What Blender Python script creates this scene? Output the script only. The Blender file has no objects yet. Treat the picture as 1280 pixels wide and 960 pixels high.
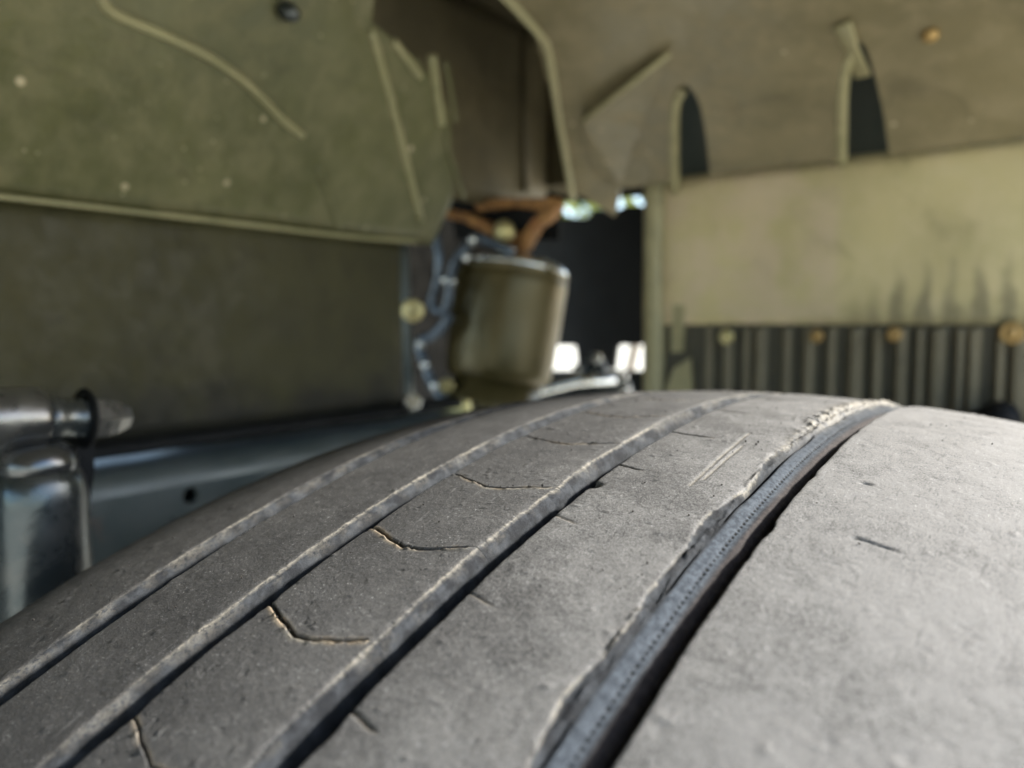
import bpy, bmesh, math, random
import numpy as np
from mathutils import Vector, Matrix

# ------------------------------------------------------------------ camera, sky, sun, exposure
scn = bpy.context.scene
COL = scn.collection
CAM = np.array([0.07584252, -0.19732284, 0.02067395])      # origin: crown of the tyre; X outboard, Y along the tread, Z up
YAW, PITCH, ROLL, FPX = 0.6465286, -0.0833180, -0.0043049, 961.0

def cam_axes():
    f = np.array([-math.sin(YAW)*math.cos(PITCH), math.cos(YAW)*math.cos(PITCH), math.sin(PITCH)])
    r = np.array([math.cos(YAW), math.sin(YAW), 0.0]); u = np.cross(r, f)
    c, s = math.cos(ROLL), math.sin(ROLL)
    return np.array([c*r+s*u, -s*r+c*u, f])
AX = cam_axes()
cd = bpy.data.cameras.new('camera'); cam = bpy.data.objects.new('camera', cd); COL.objects.link(cam)
cd.sensor_width = 36.0; cd.lens = 36.0*FPX/1280.0
cd.clip_start = 0.005; cd.clip_end = 500
cd.dof.use_dof = True; cd.dof.focus_distance = 0.134; cd.dof.aperture_fstop = 12.0
m = Matrix(((AX[0][0], AX[1][0], -AX[2][0], CAM[0]), (AX[0][1], AX[1][1], -AX[2][1], CAM[1]),
            (AX[0][2], AX[1][2], -AX[2][2], CAM[2]), (0, 0, 0, 1)))
cam.matrix_world = m
scn.camera = cam

SUN_EL, SUN_AZ = math.radians(30), math.radians(45)          # azimuth measured from +X towards +Y
to_sun = Vector((math.cos(SUN_EL)*math.cos(SUN_AZ), math.cos(SUN_EL)*math.sin(SUN_AZ), math.sin(SUN_EL)))
w = bpy.data.worlds.new('World'); scn.world = w; w.use_nodes = True
nt = w.node_tree; bg = nt.nodes['Background']; sky = nt.nodes.new('ShaderNodeTexSky')
sky.sky_type = 'NISHITA'; sky.sun_disc = False
sky.sun_elevation = SUN_EL; sky.sun_rotation = math.pi/2 - SUN_AZ
nt.links.new(sky.outputs[0], bg.inputs[0]); bg.inputs[1].default_value = 0.15
sl = bpy.data.lights.new('sun', 'SUN'); sl.energy = 5.0; sl.angle = math.radians(4.0); sl.color = (1.0, 0.95, 0.86)
so = bpy.data.objects.new('sun', sl); COL.objects.link(so)
so.rotation_euler = to_sun.to_track_quat('Z', 'Y').to_euler()
scn.view_settings.view_transform = 'Standard'; scn.view_settings.look = 'None'
scn.view_settings.exposure = 1.85; scn.view_settings.gamma = 1.0
scn.render.engine = 'CYCLES'
scn.cycles.use_denoising = True
scn.cycles.max_bounces = 10; scn.cycles.diffuse_bounces = 6
scn.cycles.sample_clamp_indirect = 8.0

# ------------------------------------------------------------------ small helpers
R = 0.36
def ray(px, py):
    d = np.array([(px-640)/FPX, (480-py)/FPX, 1.0]) @ AX
    return d/np.linalg.norm(d)
def on_plane(px, py, n, d0):
    d = ray(px, py); n = np.array(n, float)
    return CAM + d*((d0 - n @ CAM)/(n @ d))
def at_y(px, py, Y): return on_plane(px, py, (0, 1, 0), Y)
def at_x(px, py, X): return on_plane(px, py, (1, 0, 0), X)
def on_arch(px, py, rad):
    d = ray(px, py); a = d[1]**2 + d[2]**2; cz = CAM[2]+R
    b = CAM[1]*d[1] + cz*d[2]; c = CAM[1]**2 + cz**2 - rad**2
    return CAM + d*((-b + math.sqrt(b*b - a*c))/a)

def link(name, me, mat=None, parent=None, smooth=True):
    o = bpy.data.objects.new(name, me); COL.objects.link(o)
    if mat is not None and not me.materials: me.materials.append(mat)
    if parent is not None: o.parent = parent
    if smooth:
        me.polygons.foreach_set('use_smooth', [True]*len(me.polygons))
    return o
def tag(o, label=None, cat=None, group=None, kind=None):
    if label: o['label'] = label
    if cat: o['category'] = cat
    if group: o['group'] = group
    if kind: o['kind'] = kind
    return o
def thing(name, label, cat, loc=(0, 0, 0), group=None):
    o = bpy.data.objects.new(name, None); COL.objects.link(o)
    o.empty_display_size = 0.02
    return tag(o, label, cat, group)
def mesh(name, verts, faces):
    me = bpy.data.meshes.new(name); me.from_pydata([tuple(map(float, v)) for v in verts], [], faces); me.update()
    return me
def grid_mesh(name, P, attrs=None, uv=None, closed=False):
    """P: (n, m, 3) array of points -> quad mesh"""
    n, mm = P.shape[:2]
    me = bpy.data.meshes.new(name)
    V = P.reshape(-1, 3).astype(np.float32)
    i = np.arange(n if closed else n-1)[:, None]; j = np.arange(mm-1)[None, :]
    i2 = (i+1) % n
    q = np.stack([i*mm+j, i*mm+j+1, i2*mm+j+1, i2*mm+j], -1).reshape(-1, 4)
    me.vertices.add(len(V)); me.vertices.foreach_set('co', V.ravel())
    me.loops.add(q.size); me.loops.foreach_set('vertex_index', q.ravel().astype(np.int32))
    me.polygons.add(len(q)); me.polygons.foreach_set('loop_start', np.arange(0, q.size, 4, dtype=np.int32))
    me.polygons.foreach_set('loop_total', np.full(len(q), 4, dtype=np.int32))
    me.update(calc_edges=True); me.validate()
    if uv is not None:
        l = me.uv_layers.new(name='uv'); l.data.foreach_set('uv', uv.reshape(-1, 2)[q.ravel()].astype(np.float32).ravel())
    for k, a in (attrs or {}).items():
        at = me.attributes.new(k, 'FLOAT', 'POINT'); at.data.foreach_set('value', a.astype(np.float32).ravel())
    return me
def solidify(o, t, off=-1.0):
    s = o.modifiers.new('thickness', 'SOLIDIFY'); s.thickness = t; s.offset = off
    return o
def bevel(o, wd, seg=2):
    b = o.modifiers.new('bevel', 'BEVEL'); b.width = wd; b.segments = seg; b.limit_method = 'ANGLE'; b.angle_limit = math.radians(35)
    return o
def tube_mesh(name, pts, rad, n=12, flat=1.0, up=None, caps=True):
    """round bar along points; rad may be a list"""
    pts = [Vector(p) for p in pts]; k = len(pts)
    rr = rad if isinstance(rad, (list, tuple)) else [rad]*k
    V, F = [], []
    prev = Vector(up) if up is not None else None
    for i, p in enumerate(pts):
        t = (pts[min(i+1, k-1)] - pts[max(i-1, 0)]).normalized()
        a = prev if prev is not None else Vector((0.3, 0.2, 1)).normalized()
        u = (a - t*a.dot(t)).normalized(); v = t.cross(u)
        if up is None: prev = u
        for j in range(n):
            an = 2*math.pi*j/n
            V.append(p + (u*math.cos(an)*flat + v*math.sin(an))*rr[i])
    for i in range(k-1):
        for j in range(n):
            F.append((i*n+j, i*n+(j+1) % n, (i+1)*n+(j+1) % n, (i+1)*n+j))
    if caps:
        F.append(tuple(range(n))[::-1]); F.append(tuple((k-1)*n+j for j in range(n)))
    return mesh(name, V, F)
def smooth_path(pts, n=8):
    pts = [Vector(p) for p in pts]; out = []
    for i in range(len(pts)-1):
        p0, p1, p2, p3 = pts[max(i-1, 0)], pts[i], pts[i+1], pts[min(i+2, len(pts)-1)]
        for k in range(n):
            t = k/n
            out.append(0.5*((2*p1) + (p2-p0)*t + (2*p0-5*p1+4*p2-p3)*t*t + (3*p1-p0-3*p2+p3)*t**3))
    out.append(pts[-1]); return out
def lathe_mesh(name, prof, n=40, base=(0, 0, 0), axis=(0, 0, 1), bump=None):
    """prof: list of (radius, height) along axis from base"""
    ax = Vector(axis).normalized(); q = Vector((0, 0, 1)).rotation_difference(ax); b = Vector(base)
    V, F = [], []; k = len(prof)
    for i, (r_, h) in enumerate(prof):
        for j in range(n):
            an = 2*math.pi*j/n
            V.append(b + q @ Vector((r_*math.cos(an), r_*math.sin(an), h)))
    for i in range(k-1):
        for j in range(n):
            F.append((i*n+j, i*n+(j+1) % n, (i+1)*n+(j+1) % n, (i+1)*n+j))
    F.append(tuple(range(n))[::-1]); F.append(tuple((k-1)*n+j for j in range(n)))
    return mesh(name, V, F)
def hex_profile(name, rad, h, base, axis): return lathe_mesh(name, [(rad*.9, 0), (rad, h*.12), (rad, h*.85), (rad*.86, h)], 6, base, axis)
def prism(name, pts, off):
    """polygon of 3D points pushed along off: a slab with real thickness"""
    n = len(pts); off = np.array(off, float)
    V = [np.array(p, float) for p in pts] + [np.array(p, float)+off for p in pts]
    F = [tuple(range(n)), tuple(range(2*n-1, n-1, -1))] + [(i, i+n, (i+1) % n+n, (i+1) % n) for i in range(n)]
    me = mesh(name, V, F); bm = bmesh.new(); bm.from_mesh(me); bmesh.ops.recalc_face_normals(bm, faces=bm.faces); bm.to_mesh(me); bm.free()
    return me
def box(name, lo, hi):
    (a, b, c), (d, e, f) = lo, hi
    return mesh(name, [(a,b,c),(d,b,c),(d,e,c),(a,e,c),(a,b,f),(d,b,f),(d,e,f),(a,e,f)],
                [(0,3,2,1),(4,5,6,7),(0,1,5,4),(1,2,6,5),(2,3,7,6),(3,0,4,7)])
def extrude_profile(name, prof, y0, y1, n=1):
    """open (x, z) profile run along Y"""
    P = np.array([[(x, y0+(y1-y0)*i/n, z) for (x, z) in prof] for i in range(n+1)])
    return grid_mesh(name, P)

rng = np.random.default_rng(7)
TAB = rng.random((256, 256))
def vnoise(x, y, seed=0):
    x = np.asarray(x, float) + seed*17.31; y = np.asarray(y, float) + seed*7.77
    xi = np.floor(x).astype(int); yi = np.floor(y).astype(int); fx = x-xi; fy = y-yi
    fx = fx*fx*(3-2*fx); fy = fy*fy*(3-2*fy)
    g = lambda a, b: TAB[a % 256, b % 256]
    return (g(xi, yi)*(1-fx)+g(xi+1, yi)*fx)*(1-fy) + (g(xi, yi+1)*(1-fx)+g(xi+1, yi+1)*fx)*fy - 0.5
def fbm(x, y, seed=0, o=4, gain=.5):
    r_ = 0; a = 1
    for k in range(o):
        r_ = r_ + a*vnoise(x*2**k, y*2**k, seed+k*3); a *= gain
    return r_

# ------------------------------------------------------------------ materials
class NB:
    def __init__(s, name):
        s.m = bpy.data.materials.new(name); s.m.use_nodes = True; s.t = s.m.node_tree; s.b = s.t.nodes['Principled BSDF']
    def n(s, typ, **kw):
        nd = s.t.nodes.new('ShaderNode'+typ)
        for k, v in kw.items(): setattr(nd, k, v)
        return nd
    def l(s, a, b): s.t.links.new(a, b)
    def put(s, sock, v):
        if hasattr(v, 'is_linked') or hasattr(v, 'links'): s.l(v, sock)
        else: sock.default_value = v
    def noise(s, vec, scale, detail=4, rough=.55, dist=0):
        nd = s.n('TexNoise'); s.l(vec, nd.inputs['Vector']); nd.inputs['Scale'].default_value = scale
        nd.inputs['Detail'].default_value = detail; nd.inputs['Roughness'].default_value = rough; nd.inputs['Distortion'].default_value = dist
        return nd.outputs['Fac']
    def ramp(s, f, a, b, va=0., vb=1.):
        nd = s.n('MapRange'); nd.interpolation_type = 'SMOOTHSTEP'; s.l(f, nd.inputs[0])
        for i, v in zip((1, 2, 3, 4), (a, b, va, vb)): nd.inputs[i].default_value = v
        return nd.outputs[0]
    def math(s, op, a, b=0.0):
        nd = s.n('Math', operation=op); s.put(nd.inputs[0], a); s.put(nd.inputs[1], b); return nd.outputs[0]
    def mix(s, f, a, b):
        nd = s.n('Mix', data_type='RGBA'); s.put(nd.inputs[0], f)
        for i, v in ((6, a), (7, b)):
            if isinstance(v, tuple): nd.inputs[i].default_value = v+(1,)
            else: s.l(v, nd.inputs[i])
        return nd.outputs[2]
    def attr(s, name): return s.n('Attribute', attribute_name=name).outputs['Fac']
    def bump(s, h, dist, strength=1.0, nrm=None):
        nd = s.n('Bump'); nd.inputs['Strength'].default_value = strength; nd.inputs['Distance'].default_value = dist
        s.l(h, nd.inputs['Height'])
        if nrm is not None: s.l(nrm, nd.inputs['Normal'])
        return nd.outputs[0]
    def out(s, col, rough, nrm=None, metal=0., spec=.5):
        s.put(s.b.inputs['Base Color'], col if not isinstance(col, tuple) else col+(1,))
        s.put(s.b.inputs['Roughness'], rough); s.b.inputs['Metallic'].default_value = metal
        s.b.inputs['Specular IOR Level'].default_value = spec
        if nrm is not None: s.l(nrm, s.b.inputs['Normal'])
        return s.m

def rubber_material():
    k = NB('worn_tread_rubber'); uv = k.n('UVMap').outputs[0]
    fine = k.noise(uv, 1150, 6, .80); mid = k.noise(uv, 190, 5, .68, .4); low = k.noise(uv, 42, 3, .55)
    grain = k.noise(uv, 3000, 3, .75)
    d = k.math('ADD', k.math('MULTIPLY', k.ramp(fine, .36, .64), .40), k.math('ADD', k.math('MULTIPLY', k.ramp(mid, .36, .66), .24), k.math('MULTIPLY', k.ramp(grain, .42, .58), .44)))
    d = k.math('ADD', d, k.math('MULTIPLY', k.ramp(low, .36, .64), .24)); d = k.math('SUBTRACT', d, .06)
    sx = k.n('SeparateXYZ'); k.l(uv, sx.inputs[0])
    d = k.math('MULTIPLY', d, k.ramp(k.math('ADD', sx.outputs[0], k.math('MULTIPLY', low, .02)), -.02, .080, .30, 1.85))  # dustier outboard; also paints the light's fall-off across the tread
    col = k.mix(d, (.024, .024, .025), (.158, .157, .156))
    col = k.mix(k.math('MULTIPLY', k.ramp(k.noise(uv, 2000, 3, .7), .60, .70), k.ramp(mid, .40, .62, .25, .85)), col, (.38, .385, .39))
    col = k.mix(k.ramp(k.noise(uv, 1700, 3, .6), .64, .72, 0, .8), col, (.026, .026, .026))
    ms = k.n('Mapping'); k.l(uv, ms.inputs[0]); ms.inputs['Rotation'].default_value = (0, 0, .35); ms.inputs['Scale'].default_value = (1, .16, 1)
    sc1 = k.noise(ms.outputs[0], 900, 4, .7)
    col = k.mix(k.ramp(sc1, .58, .72, 0, .55), col, (.026, .026, .027))
    col = k.mix(k.ramp(sc1, .30, .40, .30, 0), col, (.24, .24, .24))
    fl = k.noise(uv, 1250, 4, .75)
    col = k.mix(k.ramp(fl, .67, .71, 0, .6), col, (.38, .37, .35))
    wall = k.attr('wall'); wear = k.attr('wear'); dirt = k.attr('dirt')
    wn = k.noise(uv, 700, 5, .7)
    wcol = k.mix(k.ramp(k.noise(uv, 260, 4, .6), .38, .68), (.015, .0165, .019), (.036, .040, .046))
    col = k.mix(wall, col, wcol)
    brown = k.attr('brown')
    col = k.mix(brown, col, k.mix(k.ramp(wn, .4, .7), (.030, .027, .028), (.056, .049, .048)))
    col = k.mix(k.attr('strip'), col, k.mix(k.ramp(wn, .35, .65), (.030, .037, .047), (.066, .078, .094)))  # blue tint paints the sky's reflection on the strip
    col = k.mix(k.attr('hole'), col, (.003, .003, .003))  # black paints the shade inside the stitch dimples
    wf = k.math('MULTIPLY', wear, k.ramp(k.noise(uv, 1100, 4, .7), .34, .56))
    col = k.mix(wf, col, (.23, .212, .178))
    col = k.mix(k.math('MULTIPLY', dirt, k.ramp(wn, .30, .52)), col, (.27, .215, .150))
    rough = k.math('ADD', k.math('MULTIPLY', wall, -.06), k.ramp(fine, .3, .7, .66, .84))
    b1 = k.bump(fine, .00035, .60); b2 = k.bump(grain, .00012, .5, b1)
    b3 = k.bump(mid, .0005, .12, b2)
    k.l(k.math('SUBTRACT', .26, k.math('MULTIPLY', wall, .19)), k.b.inputs['Specular IOR Level']); m_ = k.out(col, rough, b3, 0, .3); return m_

def panel_material(name, ca, cb, dust, rough=.5, scale=1.0, speck=.0, stain=None, bump=.35, spec=.4):
    """dusty moulded plastic; object coordinates are metres"""
    k = NB(name); co = k.n('TexCoord').outputs['Object']
    a = k.noise(co, 14*scale, 5, .6, .6); b = k.noise(co, 70*scale, 5, .62, .3); c = k.noise(co, 420, 3, .6)
    col = k.mix(k.ramp(a, .32, .68), ca, cb)
    col = k.mix(k.math('MULTIPLY', k.ramp(b, .42, .72), .55), col, dust)
    mp = k.n('Mapping'); k.l(co, mp.inputs[0]); mp.inputs['Scale'].default_value = (1, 1, .12)
    st = k.ramp(k.noise(mp.outputs[0], 120*scale, 4, .65), .50, .74, 0, .42)
    col = k.mix(st, col, dust)
    dk = k.ramp(k.noise(co, 27*scale, 6, .68, .8), .52, .72, 0, .45)
    col = k.mix(dk, col, tuple(v*.55 for v in ca))
    if speck:
        v2 = k.n('TexVoronoi'); k.l(co, v2.inputs['Vector']); v2.inputs['Scale'].default_value = 150
        s2 = k.math('MULTIPLY', k.ramp(v2.outputs['Distance'], .06, .14, 1, 0), k.ramp(k.noise(co, 21, 3), .50, .62))
        col = k.mix(k.math('MULTIPLY', s2, .6), col, (.42, .37, .25))
        v = k.n('TexVoronoi'); k.l(co, v.inputs['Vector']); v.inputs['Scale'].default_value = 46
        v.inputs['Randomness'].default_value = 1.0
        sp = k.math('MULTIPLY', k.ramp(v.outputs['Distance'], .055, .105, 1, 0), k.ramp(k.noise(co, 33, 2), .46, .56))
        col = k.mix(k.math('MULTIPLY', sp, speck), col, (.50, .44, .30))
    if stain: col = stain(k, co, col)
    r_ = k.ramp(b, .3, .7, rough-.10, rough+.12)
    n1 = k.bump(c, .0006, bump); n2 = k.bump(b, .002, .25, n1)
    return k.out(col, r_, n2, 0, spec)

def sep_z(k, co, i=2):
    s_ = k.n('SeparateXYZ'); k.l(co, s_.inputs[0]); return s_.outputs[i]
def wall_stain(k, co, col):
    z = sep_z(k, co); nz = k.noise(co, 26, 4, .55)
    e = k.math('ADD', z, k.math('MULTIPLY', nz, .075))
    return k.mix(k.ramp(e, .008, .034, .92, 0), col, (.016, .0155, .012))
def dark_tongues(k, co, col):
    """dark tongues rising above the flap, and a paler pinkish field on the inner half"""
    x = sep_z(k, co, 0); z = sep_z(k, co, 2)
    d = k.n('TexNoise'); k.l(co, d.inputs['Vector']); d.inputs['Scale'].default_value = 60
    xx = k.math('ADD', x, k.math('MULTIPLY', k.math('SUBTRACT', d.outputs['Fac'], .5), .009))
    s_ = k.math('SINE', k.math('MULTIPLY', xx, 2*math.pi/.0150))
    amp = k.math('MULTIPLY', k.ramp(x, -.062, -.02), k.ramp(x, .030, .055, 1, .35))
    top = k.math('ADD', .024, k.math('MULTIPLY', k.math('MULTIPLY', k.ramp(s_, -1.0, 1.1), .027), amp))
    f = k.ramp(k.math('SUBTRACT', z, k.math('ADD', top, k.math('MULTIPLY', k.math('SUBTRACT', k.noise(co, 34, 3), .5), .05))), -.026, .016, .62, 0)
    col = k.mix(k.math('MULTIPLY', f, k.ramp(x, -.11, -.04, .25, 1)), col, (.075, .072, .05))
    pk = k.math('MULTIPLY', k.ramp(x, -.070, -.060, 1, 0), k.ramp(k.noise(co, 30, 4, .6), .35, .62))
    return k.mix(k.math('MULTIPLY', pk, .55), col, (.64, .51, .38))

def metal_material(name, ca, cb, rough=.3, metal=.85, rust=0., scale=60):
    k = NB(name); co = k.n('TexCoord').outputs['Object']
    a = k.noise(co, scale, 5, .65, .4); b = k.noise(co, scale*4, 4, .6)
    col = k.mix(k.ramp(a, .35, .65), ca, cb)
    if rust:
        col = k.mix(k.math('MULTIPLY', k.ramp(k.noise(co, scale*.8, 5, .7), .62-.28*rust, .74-.22*rust), min(1, .5+rust)), col, (.26, .095, .030))
    n_ = k.bump(b, .0006, .4)
    return k.out(col, k.ramp(a, .3, .7, rough-.08, rough+.14), n_, metal, .5)

M = {}
M['rubber'] = rubber_material()
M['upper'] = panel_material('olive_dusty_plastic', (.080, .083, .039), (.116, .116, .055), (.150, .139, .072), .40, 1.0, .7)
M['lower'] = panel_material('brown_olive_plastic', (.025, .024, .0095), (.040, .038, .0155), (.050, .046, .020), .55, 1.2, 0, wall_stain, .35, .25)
M['arch'] = panel_material('tan_dusty_liner', (.150, .130, .072), (.205, .174, .098), (.27, .225, .135), .44, .8, .8)
M['rear'] = panel_material('pale_dusty_liner', (.50, .44, .235), (.58, .50, .27), (.63, .54, .33), .55, .8, .35, dark_tongues)
M['ridge'] = panel_material('pale_lit_edge', (.26, .245, .135), (.34, .31, .175), (.38, .335, .20), .42)  # paler plastic that paints the light caught along edges
M['uridge'] = panel_material('lit_olive_edge', (.20, .195, .105), (.26, .25, .135), (.30, .275, .16), .42)  # olive lightened to paint the lit side of raised ridges
M['flap'] = panel_material('ribbed_grey_rubber', (.058, .056, .042), (.080, .076, .056), (.10, .092, .065), .6)
M['flaprib'] = panel_material('pale_rib_rubber', (.13, .116, .078), (.17, .15, .10), (.20, .175, .115), .55)  # ribs paler than the sheet behind them
M['dark'] = panel_material('dark_dusty_plastic', (.075, .064, .035), (.105, .088, .048), (.12, .10, .06), .55)
M['black'] = panel_material('black_plastic', (.006, .007, .008), (.010, .011, .012), (.014, .014, .014), .6, spec=.15)
M['rail'] = metal_material('blue_grey_painted_steel', (.070, .090, .092), (.100, .118, .118), .36, .3, 0.04, 18)
M['steel'] = metal_material('worn_bright_steel', (.10, .105, .11), (.18, .18, .175), .26, .8, .2, 45)
M['shock'] = metal_material('grey_painted_tube', (.055, .070, .078), (.12, .125, .125), .26, .75, .16, 30)
M['rust'] = metal_material('rusted_steel', (.34, .17, .050), (.16, .080, .030), .6, .3, .35, 110)
M['can'] = metal_material('bronze_olive_canister', (.066, .053, .019), (.092, .073, .027), .36, .35, 0, 22)
M['cable'] = metal_material('blue_black_hose', (.05, .068, .095), (.11, .14, .18), .16, .35, 0, 90)
M['brass'] = metal_material('brass_fastener', (.36, .24, .09), (.48, .33, .14), .5, .6, .12, 200)
M['zinc'] = metal_material('yellow_zinc_bolt', (.52, .46, .22), (.60, .54, .30), .36, .7, 0, 90)
M['chrome'] = metal_material('polished_steel', (.62, .66, .68), (.72, .74, .75), .18, .95, 0, 70)
gk = NB('pale_concrete'); gco = gk.n('TexCoord').outputs['Object']
M['ground'] = gk.out(gk.mix(gk.ramp(gk.noise(gco, 3, 6, .65), .3, .7), (.44, .42, .34), (.56, .53, .44)), .9, gk.bump(gk.noise(gco, 60, 5, .7), .004, .6))
lk = NB('sunlit_leaf'); lco = lk.n('TexCoord').outputs['Object']
M['leaf'] = lk.out(lk.mix(lk.ramp(lk.noise(lco, 6, 3), .35, .65), (.10, .14, .015), (.18, .20, .025)), .5)
bk = NB('grey_bark'); M['bark'] = bk.out((.12, .09, .06), .9)

# ------------------------------------------------------------------ ground
g = link('ground', mesh('ground', [(-60, -60, -.723), (60, -60, -.723), (60, 60, -.723), (-60, 60, -.723)], [(0, 1, 2, 3)]), M['ground'], None, False)
tag(g, kind='structure')

# ------------------------------------------------------------------ tyre
MMM = 0.001
def rad(s): return R - 0.998*s**2 - 31.47*s**4
def tyre_points(S, PH, H):
    r_ = rad(S) + H
    return np.stack([S, r_*np.sin(PH), r_*np.cos(PH)-R], -1)
def tread_part(name, S, PH, H, wall=None, wear=None, dirt=None, brown=None, parent=None, hole=None, strip=None):
    z = np.zeros_like(S); uv = np.stack([S-H, PH*R], -1)
    f = lambda a: z if a is None else np.broadcast_to(a, S.shape)
    me = grid_mesh(name, tyre_points(S, PH, H), {'wall': f(wall), 'wear': f(wear), 'dirt': f(dirt), 'brown': f(brown), 'hole': f(hole), 'strip': f(strip)}, uv)
    return link(name, me, M['rubber'], parent)

tyre = thing('tyre', 'worn grey tyre with four tread grooves, one torn open', 'tyre')
PH0, PH1 = -0.60, 0.22
def top_relief(S, A):                                        # A = arc length in metres
    h = .15*fbm(S*90, A*90, 1, 3) + .055*fbm(S*420, A*420, 5, 3, .6)
    pit = fbm(S*700, A*700, 9, 2)
    h = h - .22*np.clip(pit-.38, 0, 1)*2 + .24*np.clip(fbm(S*520, A*520, 21, 2)-.43, 0, 1)*3
    return h*MMM
# rolled right edge of a rib (the groove wall the camera looks at): (offset mm, height mm)
BEAD = [(-1.1, 0), (-.6, -.02), (-.25, -.07), (.05, -.16), (.34, -.32), (.62, -.54), (.90, -.83), (1.18, -1.20), (1.46, -1.65), (1.72, -2.2), (1.96, -2.8), (2.18, -3.5), (2.38, -4.3), (2.60, -5.1), (2.90, -5.9), (3.4, -6.4)]
LEFT = [(0, -6.6), (-.1, -4.5), (-.08, -2.5), (-.03, -1.0), (.04, -.45), (.16, -.18), (.34, -.06), (.6, 0)]
def edge_wob(A, seed, amp=1.0):
    return amp*MMM*(.5*np.clip(fbm(A*170, A*0+seed*5, seed+7, 3)-.26, 0, 1)*2 + .40*fbm(A*75, A*0+seed, seed, 3) + .16*fbm(A*420, A*0+seed*2, seed+3, 2))
def rib_arrays(a0, b0, PH, seed, step=.00036, bead=BEAD, wa=1.0, wb=1.0, a_fn=None, b_fn=None):
    """rows over PH (1D or 2D by column fraction)"""
    nt_ = max(6, int((b0-a0-.0017)/step))
    n = len(PH); A = PH*R
    a = a0 + edge_wob(A, seed, wa) + (a_fn(A) if a_fn else 0)
    b = b0 + edge_wob(A, seed+11, wb) + (b_fn(A) if b_fn else 0)
    lo = np.array(LEFT)*MMM; be = np.array(bead)*MMM
    t = np.linspace(0, 1, nt_+2)[1:-1]
    aa = a + lo[-1, 0]; bb = b + be[0, 0]
    S = np.concatenate([a[:, None]+lo[None, :, 0], aa[:, None]+(bb-aa)[:, None]*t[None], b[:, None]+be[None, :, 0]], 1)
    H = np.concatenate([np.repeat(lo[None, :, 1], n, 0), np.zeros((n, nt_)), np.repeat(be[None, :, 1], n, 0)], 1)
    d = np.concatenate([lo[:, 0]*0-1, np.full(nt_, -5*MMM), be[:, 0]])                 # distance past the right edge
    return S, H, d, a, b
def finish(S, H, A2, d, seed, wear_amp=1.0):
    topw = np.clip(1+H/(.5*MMM), 0, 1)
    H2 = H + top_relief(S, A2)*(.35+.65*topw)
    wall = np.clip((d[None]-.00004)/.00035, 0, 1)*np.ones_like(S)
    w = .26*np.exp(-((d[None]-.00060)/.00075)**2)*np.clip(.25+2.4*fbm(S*260, A2*120, seed+6, 4, .7), 0, 1) + np.exp(-((d[None]-.00012)/.00022)**2)*np.clip(.55+2.2*fbm(A2*60, A2*0+seed, seed+2, 4, .7), 0, 1)*wear_amp*.9
    H2 = H2 + np.exp(-((d[None]-.0001)/.0005)**2)*fbm(S*900, A2*900, seed, 3, .7)*.28*MMM
    H2 = H2 + wall*fbm(S*200+H*150, A2*90, seed+4, 3)*.22*MMM
    return H2, wall, w

def rows(step): return np.linspace(PH0, PH1, int((PH1-PH0)*R/step))
# inner shoulder rib and second rib
for (a0, b0, seed, st, wa) in ((-.112, -.0650, 2, .0005, .9), (-.0564, -.0328, 5, .0004, 1.0)):
    PH = rows(st); S, H, d, a, b = rib_arrays(a0, b0, PH, seed, .00045, wa=1.0)
    PH2 = np.repeat(PH[:, None], S.shape[1], 1); A2 = PH2*R
    if a0 < -.1: H[:, :8] = np.array([-.0005]*6+[-.0002, 0])[None]; S[:, :8] = a0 + np.linspace(-.0005, .0006, 8)[None]
    H2, wall, w_ = finish(S, H, A2, d, seed, wa)
    o = tread_part('tread_rib', S, PH2, H2, wall, w_, None, None, tyre)

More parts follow.
